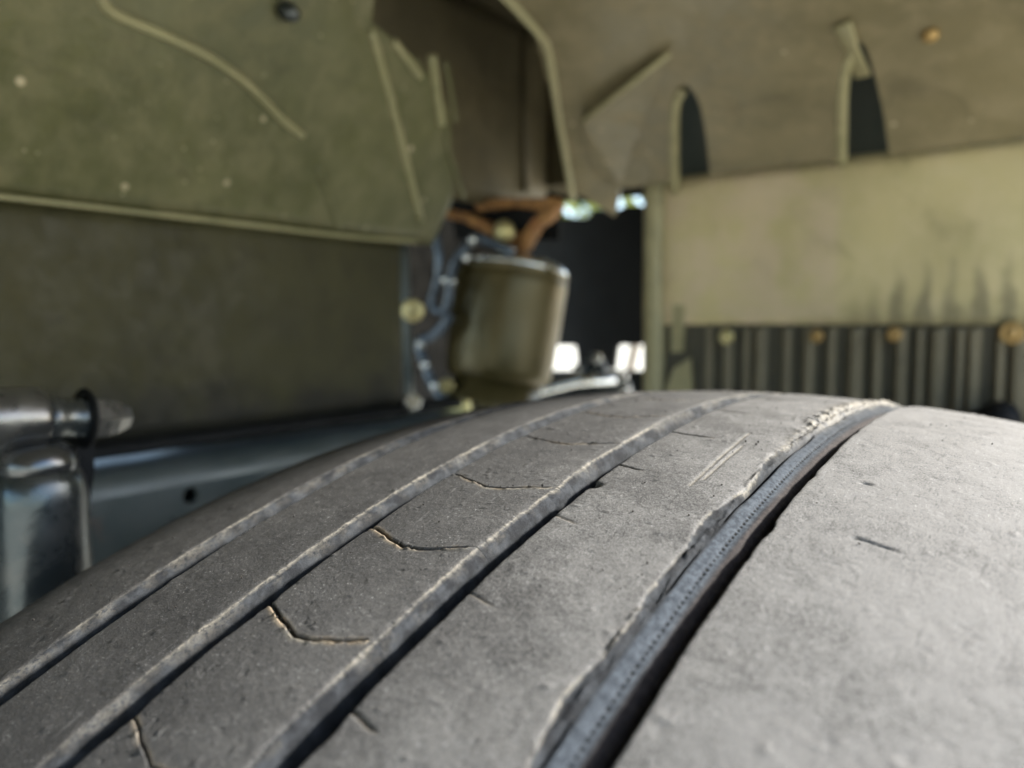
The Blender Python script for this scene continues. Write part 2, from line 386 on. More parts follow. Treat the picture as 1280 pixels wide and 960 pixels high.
# third rib: blocks parted by kinked sipes
SIP = [-.560, -.493, -.4275, -.3620, -.2962, -.2325, -.1640, -.0978, -.030, .037, .104, .171]
def sipe_kink(S):                                            # phi offset along the sipe, left edge to right edge
    x = (S*1000+24.6)/23.0
    return np.interp(x, [-.3, 0, .22, .44, .60, .80, 1.0, 1.3], [.002, .001, -.0046, -.0088, -.0082, -.0040, .0005, .002])
for i in range(len(SIP)-1):
    n = 190; u = np.linspace(0, 1, n)
    u = np.concatenate([[0, 0, 0], u, [1, 1, 1]])            # three rows fold down into each sipe
    PHm = SIP[i] + (SIP[i+1]-SIP[i])*u
    S, H, d, a, b = rib_arrays(-.0262, -.0011, PHm, 8, .00034, a_fn=lambda A: .00045*np.exp(-((u-.02)/.05)**2)+.0004*np.exp(-((u-.98)/.04)**2)-.0003*np.sin(u*math.pi))
    gap = .00020/R*(1.0+1.6*np.exp(-((SIP[i]+.362)/.02)**2))
    k0 = sipe_kink(S); jit = .0011*fbm(S*260, S*0+SIP[i]*90, 31, 3); jit2 = .0011*fbm(S*260, S*0+SIP[i+1]*90, 31, 3)
    lo_ = SIP[i]+k0+jit+gap; hi_ = SIP[i+1]+k0+jit2-gap
    PH2 = lo_+(hi_-lo_)*u[:, None]; A2 = PH2*R
    fold = np.ones(len(u)); drop = np.zeros(len(u))
    drop[:5] = [-5*MMM, -2.2*MMM, -.55*MMM, -.12*MMM, -.02*MMM]; drop[-5:] = drop[:5][::-1]
    H2, wall, w_ = finish(S, H, A2, d, 8)
    shut = np.clip((-.0008-d)/.0012, .0, 1)[None]; lo_c = SIP[i]+k0+jit; hi_c = SIP[i+1]+k0+jit2
    H2 = H2 + drop[:, None]*(.03+.97*shut); PH2 = PH2*shut + (lo_c+(hi_c-lo_c)*u[:, None])*(1-shut); A2 = PH2*R
    ed = np.exp(-((hi_-PH2)*R/.00055)**2)                    # far edge of this block: crumbled lip with grit
    dirt = ed*np.clip(.42+1.9*fbm(S*170, A2*40, 41+i, 3), 0, 1)*(1.0 if i in (2, 3, 4) else .45)*(d[None] < -.0008)
    H2 = H2 + ed*np.clip(fbm(S*800, A2*800, 44, 2), 0, 1)*.6*MMM*(d[None] < -.001)
    w_ = np.clip(w_ + ed*np.clip(.30+2.2*fbm(S*230, A2*50, 47+i, 3), 0, 1)*(d[None] < -.0008)*(1.2 if i in (2, 3, 4) else .5), 0, 1); dirt = dirt*.9
    low = np.exp(-((PH2-lo_)*R/.0004)**2)
    dirt = np.clip(dirt + (d[None] < -.0008)*low*.5*np.clip(.4+2*fbm(S*200, A2*30, 61+i, 3), 0, 1), 0, 1)
    tread_part('tread_block', S, PH2, H2, wall, w_, dirt, None, tyre)

# fourth rib: its outboard side is the torn groove with the stitched layer
TEAR = [(-.9, 0), (-.45, .0), (-.15, -.04), (.05, -.12), (.18, -.24), (.32, -.38), (.50, -.50), (.72, -.60), (.95, -.68), (1.15, -.74), (1.3, -.78), (1.45, -.82), (1.6, -.86), (1.75, -.90), (1.95, -.95),
        (2.20, -1.02), (2.45, -1.10), (2.70, -1.19), (2.95, -1.29), (3.20, -1.40), (3.40, -1.50), (3.54, -1.58), (3.66, -1.65), (3.78, -1.72), (3.90, -1.79), (4.02, -1.86), (4.14, -1.93), (4.30, -1.98), (4.55, -2.06), (4.85, -2.16), (5.2, -2.30), (5.55, -2.50), (5.9, -2.80), (6.2, -3.2), (6.45, -3.8), (6.6, -4.6), (6.65, -5.6), (6.5, -7.0), (6.9, -8.4)]
PH = rows(.00026); A = PH*R
def tear_wave(A):
    # ragged lip, read off the photograph: offsets in mm against phi
    ph = [-.60, -.48, -.42, -.3819, -.3557, -.3366, -.3178, -.3030, -.288, -.2619, -.247, -.2315, -.2009, -.180, -.1526, -.130, -.1052, -.0488, .0242, .10, .22]
    of = [.2, -.3, .4, .6, -.7, .1, .8, .1, -.3, .2, -.4, -.9, .9, .3, -.5, .2, -.5, -.4, -.5, .3, 0]
    return np.interp(A/R, ph, of)*MMM*1.15 + MMM*(.45*fbm(A*200, A*0+5, 51, 3, .6)+.15*fbm(A*900, A*0+2, 57, 2))
S, H, d, a, b = rib_arrays(.0050, .0290, PH, 14, .00034, TEAR, 1.0, 1.5, None, tear_wave)
PH2 = np.repeat(PH[:, None], S.shape[1], 1); A2 = PH2*R
nb = len(TEAR); toff = np.array(TEAR)[:, 0]*MMM; th = np.array(TEAR)[:, 1]
# the strip and stitched line below the lip keep a straight course whatever the lip does
b_s = .0290+0*b
shiftw = np.clip((toff-.0004)/.0016, 0, 1)
S[:, -nb:] = S[:, -nb:]*(1-shiftw)[None] + (b_s[:, None]+toff[None])*shiftw[None]
fray = np.clip((PH+.16)/.10, 0, 1)                            # towards the crest the lip is pulpy and wide
H2 = H + top_relief(S, A2)*np.clip(1+H/(.5*MMM), 0, 1)
db = S-b[:, None]
zone = np.exp(-(np.clip(np.abs(db-.00005*(1-fray[:, None])+.0002*fray[:, None])-.0001, 0, 1)/(.00012+.0021*fray[:, None]))**2)
H2 += zone*(.75*fbm(S*520, A2*520, 71, 4, .75)-.12*(1-fray[:, None])+.05)*MMM*(.22+1.1*fray[:, None])
wear = zone*np.clip(.55+1.5*fbm(A2*160, S*300, 73, 4, .7), .05, 1)*(.60+.40*fray[:, None])
wallm = np.clip((db+.00006)/.00022, 0, 1)*(1-.85*fray[:, None]*np.clip(1-(S-.0290)/.0030, 0, 1))
# torn slits between lip and strip
sl_c = .0290+.00150+.0003*fbm(A*70, A*0+1, 77, 2)
sl_d = np.clip(fbm(A*85, A*0+9, 79, 2)+.10, 0, 1)*3.4
wid = .00013+.00022*np.clip(fbm(A*85, A*0+9, 79, 2)+.1, 0, 1)
H2 -= np.exp(-((S-sl_c[:, None])/wid[:, None])**2)*sl_d[:, None]*2.0*MMM
layer = np.clip((S-.0290-.0002)/.0005, 0, 1)*np.clip((.0290+.0016-S)/.0005, 0, 1)
H2 += layer*fbm(S*700, A2*180, 83, 4, .65)*1.0*MMM
H2 += layer*np.clip(fbm(A2*120, S*300, 85, 3), 0, 1)*.5*MMM
# stitched line: a row of shallow dimples, their inner shade painted black, pitch about 1.35 mm
pc = .0290+.00386
q = (A/.00125); q = q+.25*fbm(A*300, A*0, 87, 2); ph_ = (q-np.floor(q))-.5
hole = np.exp(-(ph_/.27)**4)*(.55+.9*np.clip(fbm(A*500, A*0+4, 89, 2)+.3, 0, 1))*(PH < -.02)
hm = np.exp(-((S-pc-.00005*fbm(A*400, A*0, 90, 2)[:, None])/.00019)**4)*hole[:, None]; H2 -= hm*.25*MMM; hole_shade = np.clip(hm*2.2-.35, 0, 1)
low = np.clip((S-.0290-.0045)/.0006, 0, 1)*(db > 0)
H2 += low*fbm(S*150, A2*80, 91, 3)*.6*MMM
# part sipes cut in from the left edge, and one long scratch pair
def cut(p0, p1, wd, dp, fade=True):
    (s0, f0), (s1, f1) = p0, p1
    v = np.array([s1-s0, (f1-f0)*R]); L = np.hypot(*v); v /= L
    x = S-s0; y = (PH2-f0)*R + .00025*fbm(S*500, S*0+f0*50, 95, 2)
    t = x*v[0]+y*v[1]; e = -x*v[1]+y*v[0]
    m_ = np.clip((t+.0008)/.0006, 0, 1)*np.clip((L-t)/(.4*L if fade else .001), 0, 1)
    return np.exp(-(e/wd)**2)*m_*dp
dirt = np.zeros_like(S); rnd_ = random.Random(2)
for p0, p1 in (((.0044, -.4575), (.0105, -.4610)), ((.0044, -.3896), (.0112, -.3937)), ((.0048, -.3232), (.0118, -.3282)), ((.0050, -.2578), (.0112, -.2628)),
               ((.0050, -.1955), (.0108, -.1985)), ((.0052, -.1328), (.0160, -.1362)), ((.0052, -.0660), (.0150, -.0690)), ((.0052, .001), (.0140, -.002))):
    c_ = cut(p0, p1, .00022, 1.0)*(.35+.65*rnd_.random()); H2 -= c_*.6*MMM; dirt = np.maximum(dirt, np.clip(c_*1.2, 0, 1)*.6)
for p0, p1 in (((.0212, -.2060), (.0200, -.1150)), ((.0222, -.1960), (.0219, -.1400))):
    c_ = cut(p0, p1, .00022, 1.0, False); H2 -= c_*.30*MMM; wear = np.maximum(wear, c_*.85)
# chunk missing at the near edge of the rib by the third groove
ch = np.exp(-((S-.0050)/.0012)**2 - ((PH2+.2230)*R/.0009)**2); H2 -= ch*2.4*MMM*(H > -.5*MMM)
tread_part('tread_rib', S, PH2, H2, wallm, wear, dirt, low, tyre, hole_shade, np.clip((S-.0290-.0019)/.0004, 0, 1)*np.clip((.0290+.0050-S)/.0006, 0, 1)*(1-.6*fray[:, None]))

# outer shoulder rib, the pale one
PH = rows(.00036); S, H, d, a, b = rib_arrays(.0377, .1120, PH, 19, .00044, wa=.9)
PH2 = np.repeat(PH[:, None], S.shape[1], 1); A2 = PH2*R
nb = len(BEAD); H[:, -nb:] = np.linspace(0, -.0005, nb)[None]; S[:, -nb:] = .1109+np.linspace(0, .0016, nb)[None]
H2, _, _ = finish(S, H, A2, d-.1, 19, 0)
c_ = cut((.0495, -.2226), (.0565, -.2250), .00025, 1.0); H2 -= c_*.6*MMM
dn = cut((.046, -.165), (.0475, -.166), .0004, 1.0); H2 -= dn*.5*MMM
tread_part('tread_rib', S, PH2, H2, None, None, None, None, tyre)

# carcass under the grooves
PH = rows(.0008); sg = np.arange(-.112, .1121, .0008)
S, PH2 = np.meshgrid(sg, PH); A2 = PH2*R
H = -6.2*MMM - 2.0*MMM*np.clip((S-.026)/.002, 0, 1)*np.clip((.0405-S)/.002, 0, 1) + .5*MMM*fbm(S*400, A2*400, 101, 3)
H = np.where(np.abs(S) > .108, H*np.clip((.112-np.abs(S))/.004, 0, 1)-.0006, H)
H += np.where((S > .033) & (S < .038), 1.6*MMM*np.clip(fbm(S*300, A2*110, 105, 3)-.05, 0, 1)*2, 0)
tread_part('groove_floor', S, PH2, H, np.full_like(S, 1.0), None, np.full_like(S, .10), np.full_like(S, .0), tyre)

# the rest of the tread behind and below, then the sidewalls and the wheel rim
prof = []
for (a0, b0) in ((-.112, -.065), (-.0564, -.0328), (-.0262, -.0011), (.0050, .0295), (.0377, .112)):
    prof += [(a0, -.0065), (a0, -.0004), (a0+.0006, 0), ((a0*2+b0)/3, 0), ((a0+2*b0)/3, 0), (b0-.0005, 0), (b0+.0006, -.0008), (b0+.0016, -.0065)]
prof = np.array(prof); prof[0, 1] = -.001; prof[-1, 1] = -.001; prof[-1, 0] = .1121; prof[-2] = (.1120, -.0004)
PHc = np.linspace(PH1, PH0+2*math.pi, 150); S, PH2 = np.meshgrid(prof[:, 0], PHc); H = np.repeat(prof[None, :, 1], len(PHc), 0)
tread_part('hidden_tread', S, PH2, H, None, None, None, None, tyre).name = 'tread_band'
for sg_ in (-1, 1):
    pr_ = [(.1118, .3422), (.1152, .3390), (.1190, .3335), (.1232, .3240), (.1268, .3120), (.1300, .2960), (.1330, .2720), (.1322, .2480), (.1270, .2260), (.1180, .2110), (.1080, .2040)]
    ph = np.linspace(0, 2*math.pi, 220, endpoint=False)
    P = np.array([[(sg_*x, r_*math.sin(f), r_*math.cos(f)-R) for (x, r_) in (pr_ if sg_ > 0 else pr_[::-1])] for f in ph])
    U = np.stack([np.repeat(np.arange(P.shape[1])[None]*.012, len(ph), 0), np.repeat(ph[:, None]*R, P.shape[1], 1)], -1)
    me = grid_mesh('sidewall', P, {k_: np.zeros(P.shape[:2]) for k_ in ('wall', 'wear', 'dirt', 'brown', 'hole', 'strip')}, U, closed=True)
    link('sidewall', me, M['rubber'], tyre)
ph = np.linspace(0, 2*math.pi, 120, endpoint=False)
rp = [(-.118, .212), (-.112, .207), (-.100, .203), (-.05, .185), (.04, .182), (.10, .203), (.112, .207), (.118, .212), (.112, .198), (.06, .178), (.04, .160), (.05, .100), (.045, .0)]
link('wheel_rim', grid_mesh('wheel_rim', np.array([[(x, r_*math.sin(f), r_*math.cos(f)-R) for (x, r_) in rp] for f in ph]), closed=True), M['shock'], tyre)

# rubber crumbs on the tread
rnd = random.Random(3); V, F = [], []
def crumb(s, f, sz):
    c = tyre_points(np.array(s), np.array(f), np.array(.0002)); k0 = len(V)
    pts = [(1, 0, 0), (-1, 0, 0), (0, 1, 0), (0, -1, 0), (0, 0, 1), (0, 0, -1)]
    for p in pts: V.append(c+np.array(p)*sz*np.array([rnd.uniform(.5, 1.4) for _ in range(3)]))
    for t in ((0, 2, 4), (2, 1, 4), (1, 3, 4), (3, 0, 4), (2, 0, 5), (1, 2, 5), (3, 1, 5), (0, 3, 5)): F.append(tuple(k0+i for i in t))
for _ in range(110):
    s = rnd.choice([rnd.uniform(-.09, -.066), rnd.uniform(-.055, -.034), rnd.uniform(-.025, -.003), rnd.uniform(.006, .027), rnd.uniform(.007, .027), rnd.uniform(.039, .09)])
    crumb(s, rnd.uniform(-.46, .05), rnd.uniform(.00010, .00024))
for f in SIP:
    for _ in range(9):
        s = rnd.uniform(-.025, -.002); crumb(s, f+float(sipe_kink(np.array(s)))+rnd.uniform(-.001, .001), rnd.uniform(.0001, .0003))
cme = mesh('rubber_crumbs', V, F)
for k_, v_ in (('wall', 1), ('wear', 0), ('dirt', .1), ('brown', 0), ('hole', 0), ('strip', 0)):
    at = cme.attributes.new(k_, 'FLOAT', 'POINT'); at.data.foreach_set('value', [float(v_)]*len(V))
cme.uv_layers.new(name='uv')
tag(link('rubber_crumbs', cme, M['rubber'], tyre, False), kind='stuff')

# ------------------------------------------------------------------ inboard wall of the wheel well
LX = -.28
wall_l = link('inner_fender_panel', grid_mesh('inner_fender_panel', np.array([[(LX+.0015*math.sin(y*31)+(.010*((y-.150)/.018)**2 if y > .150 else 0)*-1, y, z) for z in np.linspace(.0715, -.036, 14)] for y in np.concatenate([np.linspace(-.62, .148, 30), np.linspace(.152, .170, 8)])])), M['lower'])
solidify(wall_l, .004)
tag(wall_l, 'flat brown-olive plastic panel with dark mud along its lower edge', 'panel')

UK = .533
nU, dU = (1, 0, -UK), LX-UK*.072
def U(px, py, off=0.0):
    p = on_plane(px, py, nU, dU); n_ = np.array([1, 0, -UK]); return p + n_/np.linalg.norm(n_)*off
upper = thing('upper_fender_panel', 'sloping green-olive plastic panel with a curved raised ridge at upper left', 'panel')
ys = np.concatenate([np.linspace(-.62, .10, 30), np.linspace(.105, .198, 20)])
def u_edge(y): return 0
P = np.array([[(LX+UK*(z-.072)+.0008*math.sin(y*40+z*30), y, z) for z in np.linspace(.0705, .232, 20)] for y in ys])
# its far edge runs slanting
for i in range(len(ys)):
    for j in range(20):
        z = P[i, j, 2]; lim = float(np.interp(z, [.07, .1022, .150, .164, .172, .24], [.187, .1924, .158, .125, .085, .065]))
        P[i, j, 1] = ys[i] if ys[i] < .06 else .06+(ys[i]-.06)*(lim-.06)/(.198-.06)
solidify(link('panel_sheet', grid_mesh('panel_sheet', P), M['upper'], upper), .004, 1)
def ridge(name, pts, wd, ht, parent, fn, mat='ridge', n=6):
    pth = smooth_path([fn(*p) for p in pts], n)
    up = np.array(fn(*pts[0], .01))-np.array(fn(*pts[0])); up /= np.linalg.norm(up)
    return link(name, tube_mesh(name, pth, wd, 12, ht, tuple(up)), M[mat], parent)
ridge('raised_ridge', [(126, -40), (133, 10), (200, 42), (262, 72), (312, 108), (350, 147), (378, 170)], .0022, 1.1, upper, U, 'uridge')
ridge('raised_ridge', [(396, 208), (408, 240), (424, 288)], .0020, .45, upper, U, 'upper')
ridge('raised_ridge', [(464, 38), (492, 140), (526, 276)], .0024, .8, upper, U, 'uridge')
ridge('raised_ridge', [(492, 52), (508, 72), (525, 96)], .0024, .8, upper, U, 'uridge')
ridge('raised_ridge', [(540, 70), (545, 110), (551, 155)], .0030, .9, upper, U, 'uridge')
ridge('raised_ridge', [(557, 78), (564, 115), (570, 152)], .0018, .5, upper, U, 'upper')
ridge('raised_ridge', [(556, 165), (566, 205), (580, 248)], .0018, .5, upper, U, 'upper')
ridge('seam_flange', [(-120, 232), (0, 246), (250, 274), (440, 296), (520, 302)], .0012, .8, upper, lambda x, y, o=0: at_x(x, y, LX+.0015+o), 'uridge')
# clip near the top edge
lo_ = U(355, 12, .003)
link('panel_clip', lathe_mesh('panel_clip', [(.0045, -.003), (.0045, .002), (.003, .006), (.001, .007)], 16, lo_, (1, 0, -UK)), M['shock'], upper)

# ------------------------------------------------------------------ arch liner over the tyre (with slots in its lower edge)
RA = .587
arch = thing('arch_liner', 'tan dusty arch liner overhead with two slots cut in its lower edge', 'liner')
def AR(px, py, off=0.0): return on_arch(px, py, RA-off)
def arch_bottom(X):
    b = .606
    if X < -.200: b = .612
    if -.262 <= X <= -.226: b = .612 + .050*max(0, 1-abs((X+.240)/.018))
    return b
def arch_top(X): return -.80 if X >= -.2045 else float(np.interp(X, [-.2675, -.2045], [.617, .345]))
xs = np.linspace(-.2675, .185, 150)
TH = np.concatenate([np.linspace(-.80, .25, 34)[:-1], np.linspace(.25, .60, 90)]); V, F, keep = [], [], []
for X in xs:
    t0 = arch_top(X); t1 = arch_bottom(X); c = list(TH) + [t1]
    keep.append([t >= t0-.005 for t in c])
    V += [(X, (RA+.0010*math.sin(X*50+t*20))*math.sin(t), (RA+.0010*math.sin(X*50+t*20))*math.cos(t)-R) for t in c]
nr = len(TH)+1
for i in range(len(xs)-1):
    for j in range(nr-1):
        if keep[i][j] and keep[i+1][j]: F.append((i*nr+j, i*nr+j+1, (i+1)*nr+j+1, (i+1)*nr+j))
me = mesh('liner_sheet', V, F); bm = bmesh.new(); bm.from_mesh(me)
bmesh.ops.delete(bm, geom=[v for v in bm.verts if not v.link_faces], context='VERTS'); bmesh.ops.recalc_face_normals(bm, faces=bm.faces)
bm.faces.ensure_lookup_table(); f0 = bm.faces[0]; c_ = f0.calc_center_median()
if f0.normal.dot(Vector((0, c_.y, c_.z+R))) > 0: bmesh.ops.reverse_faces(bm, faces=bm.faces)      # face the tyre
bm.to_mesh(me); bm.free()
tmp = link('liner_sheet', me, M['arch']); solidify(tmp, .011, -1)
cutters = []
for outl in ([(838, 262), (836, 150), (840, 124), (850, 109), (862, 110), (874, 130), (882, 165), (889, 258)],
             [(1046, 225), (1047, 112), (1052, 76), (1064, 55), (1080, 58), (1092, 92), (1104, 140), (1115, 218)]):
    pa = [AR(x, y) for (x, y) in outl]; pa = [np.array(v) for v in smooth_path(pa[1:-1], 5)]; pa = [AR(*outl[0])] + pa + [AR(*outl[-1])]
    def rpush(p, k): return np.array([p[0], p[1]*k, (p[2]+R)*k-R])
    n = len(pa); Vc = [rpush(p, .95) for p in pa]+[rpush(p, 1.06) for p in pa]
    Fc = [tuple(range(n)), tuple(range(2*n-1, n-1, -1))] + [(i, i+n, (i+1) % n+n, (i+1) % n) for i in range(n)]
    cm = mesh('cut', Vc, Fc); bm = bmesh.new(); bm.from_mesh(cm); bmesh.ops.recalc_face_normals(bm, faces=bm.faces); bm.to_mesh(cm); bm.free()
    co_ = link('cut', cm, None, None, False); cutters.append(co_)
    bo = tmp.modifiers.new('slot', 'BOOLEAN'); bo.operation = 'DIFFERENCE'; bo.solver = 'EXACT'; bo.object = co_
dg = bpy.context.evaluated_depsgraph_get()
lm = bpy.data.meshes.new_from_object(tmp.evaluated_get(dg)); lm.name = 'liner_sheet'
for o_ in cutters+[tmp]: bpy.data.objects.remove(o_)
link('liner_sheet', lm, M['arch'], arch); lm.set_sharp_from_angle(angle=math.radians(30))
ridge('edge_flange', [(612, -22), (640, 4), (676, 44), (686, 64), (700, 150), (716, 248)], .0030, .8, arch, AR)
# triangular gusset
A_, B_, C_ = AR(728, 152, .011), AR(836, 68, .003), AR(775, 230, .0)
A0, B0, D0 = AR(726, 150, -.004), AR(834, 66, -.004), AR(745, 236, -.003)
gm = mesh('gusset', [A_, B_, C_, A0, B0, D0], [(0, 1, 2), (0, 3, 4, 1), (0, 2, 5), (0, 5, 3), (1, 4, 2)])
bm = bmesh.new(); bm.from_mesh(gm); bmesh.ops.recalc_face_normals(bm, faces=bm.faces); bm.to_mesh(gm); bm.free()
link('gusset', gm, M['arch'], arch, False)
link('raised_ridge', tube_mesh('raised_ridge', [A_+(B_-A_)*t for t in (0, .5, 1)], .0019, 10), M['ridge'], arch)
# pale tubes painting the lit slot walls, and torn plastic flap in the tall slot
for rim in ([(843, 238), (842, 160), (845, 126), (853, 113)], [(1051, 204), (1052, 120), (1057, 82), (1066, 62)]):
    link('lit_slot_edge', tube_mesh('lit_slot_edge', smooth_path([AR(x, y, -.004) for (x, y) in rim], 5), .0040, 12), M['ridge'], arch)
tf = [AR(1040, 36, .002), AR(1062, 28, .004), AR(1072, 62, .003), AR(1088, 96, -.001), AR(1068, 100, -.006), AR(1056, 66, -.002)]
link('torn_plastic_tongue', prism('torn_plastic_tongue', tf, (0, .004, .003)), M['ridge'], arch)
bevel(arch.children[-1], .001)
for (x, y) in ((1163, 44),):
    c = AR(x, y, .001); n_ = -np.array([0, c[1], c[2]+R]); n_ /= np.linalg.norm(n_)
    link('rivet', lathe_mesh('rivet', [(.0042, -.001), (.0040, .0014), (.0026, .0026), (.0006, .003)], 20, c, n_), M['brass'], arch)

# ------------------------------------------------------------------ rear splash panel and ribbed mud flap
EY = .36
rear = thing('rear_splash_panel', 'pale tan dusty liner panel behind the tyre above the ribbed flap', 'panel')
P = np.array([[(x, EY+.0010*math.sin(x*60)*math.cos(z*50) + (.002*((x+.185)/-.01) if x < -.185 else 0), z) for z in np.linspace(.1265, .0165, 18)] for x in np.linspace(-.197, .185, 60)])
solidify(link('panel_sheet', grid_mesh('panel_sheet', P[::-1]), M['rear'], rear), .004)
link('top_bead', tube_mesh('top_bead', [(-.195, EY-.001, .1270), (0, EY-.0005, .1272), (.184, EY-.001, .1270)], .0022, 10), M['ridge'], rear)
# folded flange on its inboard edge
fl = [(-.2085, EY-.003), (-.2045, EY-.007), (-.1985, EY-.004), (-.1960, EY+.002)]
P = np.array([[(x+.006*(.12-z)*(1 if z < .03 else .3), y, z) for (x, y) in fl] for z in np.linspace(.150, -.10, 24)])
solidify(link('folded_flange', grid_mesh('folded_flange', P), M['ridge'], rear), .003)
lw = [at_y(839, 352, EY), at_y(859, 356, EY), at_y(866, 410, EY), at_y(866, 500, EY), at_y(812, 505, EY), at_y(818, 352, EY)]
link('lower_tab', prism('lower_tab', lw, (0, .004, 0)), M['flap'], rear, False)
link('stiffener', prism('stiffener', [at_y(842, 352, EY-.004), at_y(858, 352, EY-.004), at_y(852, 440, EY-.004), at_y(838, 440, EY-.004)], (0, .004, 0)), M['ridge'], rear, False)
bevel(rear.children[-1], .0015)
link('stiffener', prism('stiffener', [at_y(842, 460, EY-.005), at_y(862, 448, EY-.005), at_y(866, 510, EY-.005), at_y(824, 510, EY-.005)], (0, .005, 0)), M['ridge'], rear, False)
bevel(rear.children[-1], .0015)

flap = thing('mud_flap', 'dark grey vertically ribbed mud flap with round brass fasteners along its top', 'mud flap')
bevel(link('flap_sheet', box('flap_sheet', (-.172, EY-.001, -.30), (.185, EY+.006, .0175)), M['flap'], flap, False), .001)
rnd = random.Random(5)
rib_px = [888, 912, 935, 952, 985, 1012, 1040, 1070, 1097, 1127, 1150, 1172, 1200, 1217, 1250, 1274]
xr = [float(at_y(p, 460, EY)[0]) for p in rib_px] + [.0545, .066, .080, .093, .106, .120, .132, .146, .158, .171]
for i, x in enumerate(xr):
    wd = (.0026, .0034, .0022, .0042)[i % 4]; hh = .0052
    V = []
    for z in (-.298, .0150):
        V += [(x-wd-.0010, EY-.0012, z), (x-wd*.55, EY-.0012-hh, z - (.002 if z > 0 else 0)), (x+wd*.55, EY-.0012-hh, z - (.002 if z > 0 else 0)), (x+wd+.0010, EY-.0012, z)]
    F = [(0, 1, 5, 4), (1, 2, 6, 5), (2, 3, 7, 6), (3, 0, 4, 7), (0, 3, 2, 1), (4, 5, 6, 7)]
    me = mesh('rib', V, F); bm = bmesh.new(); bm.from_mesh(me); bmesh.ops.recalc_face_normals(bm, faces=bm.faces); bm.to_mesh(me); bm.free()
    bevel(link('rib', me, M['flaprib'], flap, False), .0006)
for (px, py, r_, mt) in ((908, 421, .0052, 'zinc'), (1021, 420, .0044, 'brass'), (1118, 418, .0046, 'brass'), (1265, 416, .0066, 'brass')):
    c = at_y(px, py, EY-.0066)
    o = link('fastener', lathe_mesh('fastener', [(r_*1.0, -.001), (r_*1.05, .0006), (r_*.95, .0016), (r_*.70, .0020), (r_*.62, .0012), (r_*.50, .0012), (r_*.42, .0026), (r_*.15, .0030)], 24, c, (0, -1, 0)), M[mt], flap)
    if mt == 'zinc': o['label'] = 'pale fastener at the inner end'
# rounded black bumper on the lower right
c = at_y(1250, 524, .325)
bump = link('rubber_bumper', lathe_mesh('rubber_bumper', [(.0105, -.030), (.0110, -.004), (.0105, .003), (.0085, .008), (.0045, .011), (.0008, .012)], 28, c, (.35, -.9, .25)), M['black'])
tag(bump, 'small rounded black rubber bumper poking up at the lower right', 'bumper')

# ------------------------------------------------------------------ unseen body shell added round the well to shade it from above
shell = link('shade_shell', grid_mesh('shade_shell', np.array([[(x, y, z) for (x, z) in ((-.9, .262), (.150, .262), (.178, .250), (.186, .228), (.184, .216), (.176, .212))] for y in np.linspace(-.95, .95, 8)])), M['dark'])
solidify(shell, .003, 1); tag(shell, 'unseen body shell and lip added above the arch liner for shade', 'shading panel')
back = link('slot_backing', box('slot_backing', (-.232, .428, .06), (.180, .436, .258)), M['rail'], None, False)  # sheet added behind the liner slots to keep them dark
tag(back, 'backing sheet added to darken the two liner slots', 'panel')

# ------------------------------------------------------------------ pocket beyond the wall: back, dark panels
pocket = thing('strut_pocket', 'dark brown recessed pocket between the olive panel and arch liner', 'panel')
px_ = -.315
P = np.array([[(px_-.03*math.exp(-((y-.12)/.03)**2)-.02*math.exp(-((y-.42)/.04)**2)+.02*(z-.1), y, z) for z in np.linspace(.262, .112, 12)] for y in np.linspace(.10, .385, 30)])
solidify(link('pocket_wall', grid_mesh('pocket_wall', P), M['dark'], pocket), .004)
link('pocket_end', box('pocket_end', (-.33, .436, .150), (-.19, .442, .262)), M['dark'], pocket, False)
link('pocket_end', box('pocket_end', (-.336, .384, .140), (-.300, .435, .262)), M['dark'], pocket, False)
link('corner_rib', tube_mesh('corner_rib', [at_x(652, 40, -.312), at_x(658, 240, -.312)], .003, 10), M['dark'], pocket)
inner = link('void_backing', box('void_backing', (-.47, .10, -.30), (-.462, .545, .262)), M['black'], None, False)  # black sheet stands in for the gap's deep shade
tag(inner, 'black sheet put in as the shade of the gap left of the canister', 'panel')

YB = .60
blk = thing('black_back_panel', 'black plastic panel far behind the canister with bright gaps round it', 'panel')
def BP(px, py): return at_y(px, py, YB)
pts = [BP(560, 274), BP(690, 274), BP(708, 272), BP(735, 272), BP(742, 262), BP(772, 262), BP(782, 257), BP(840, 257), BP(840, 430), BP(772, 432), BP(768, 462), BP(722, 462), BP(720, 432), BP(686, 432), BP(560, 440)]
link('panel_sheet', prism('panel_sheet', pts, (0, .006, 0)), M['black'], blk, False)
link('panel_sheet', prism('panel_sheet', [BP(690, 463), BP(840, 463), BP(840, 640), BP(560, 640), BP(560, 470)], (0, .006, 0)), M['black'], blk, False)
link('upper_strip', prism('upper_strip', [at_y(560, 215, .55), at_y(840, 215, .55), at_y(840, 243, .55), at_y(780, 246, .55), at_y(738, 252, .55), at_y(700, 252, .55), at_y(560, 252, .55)], (0, .005, 0)), M['black'], blk, False)
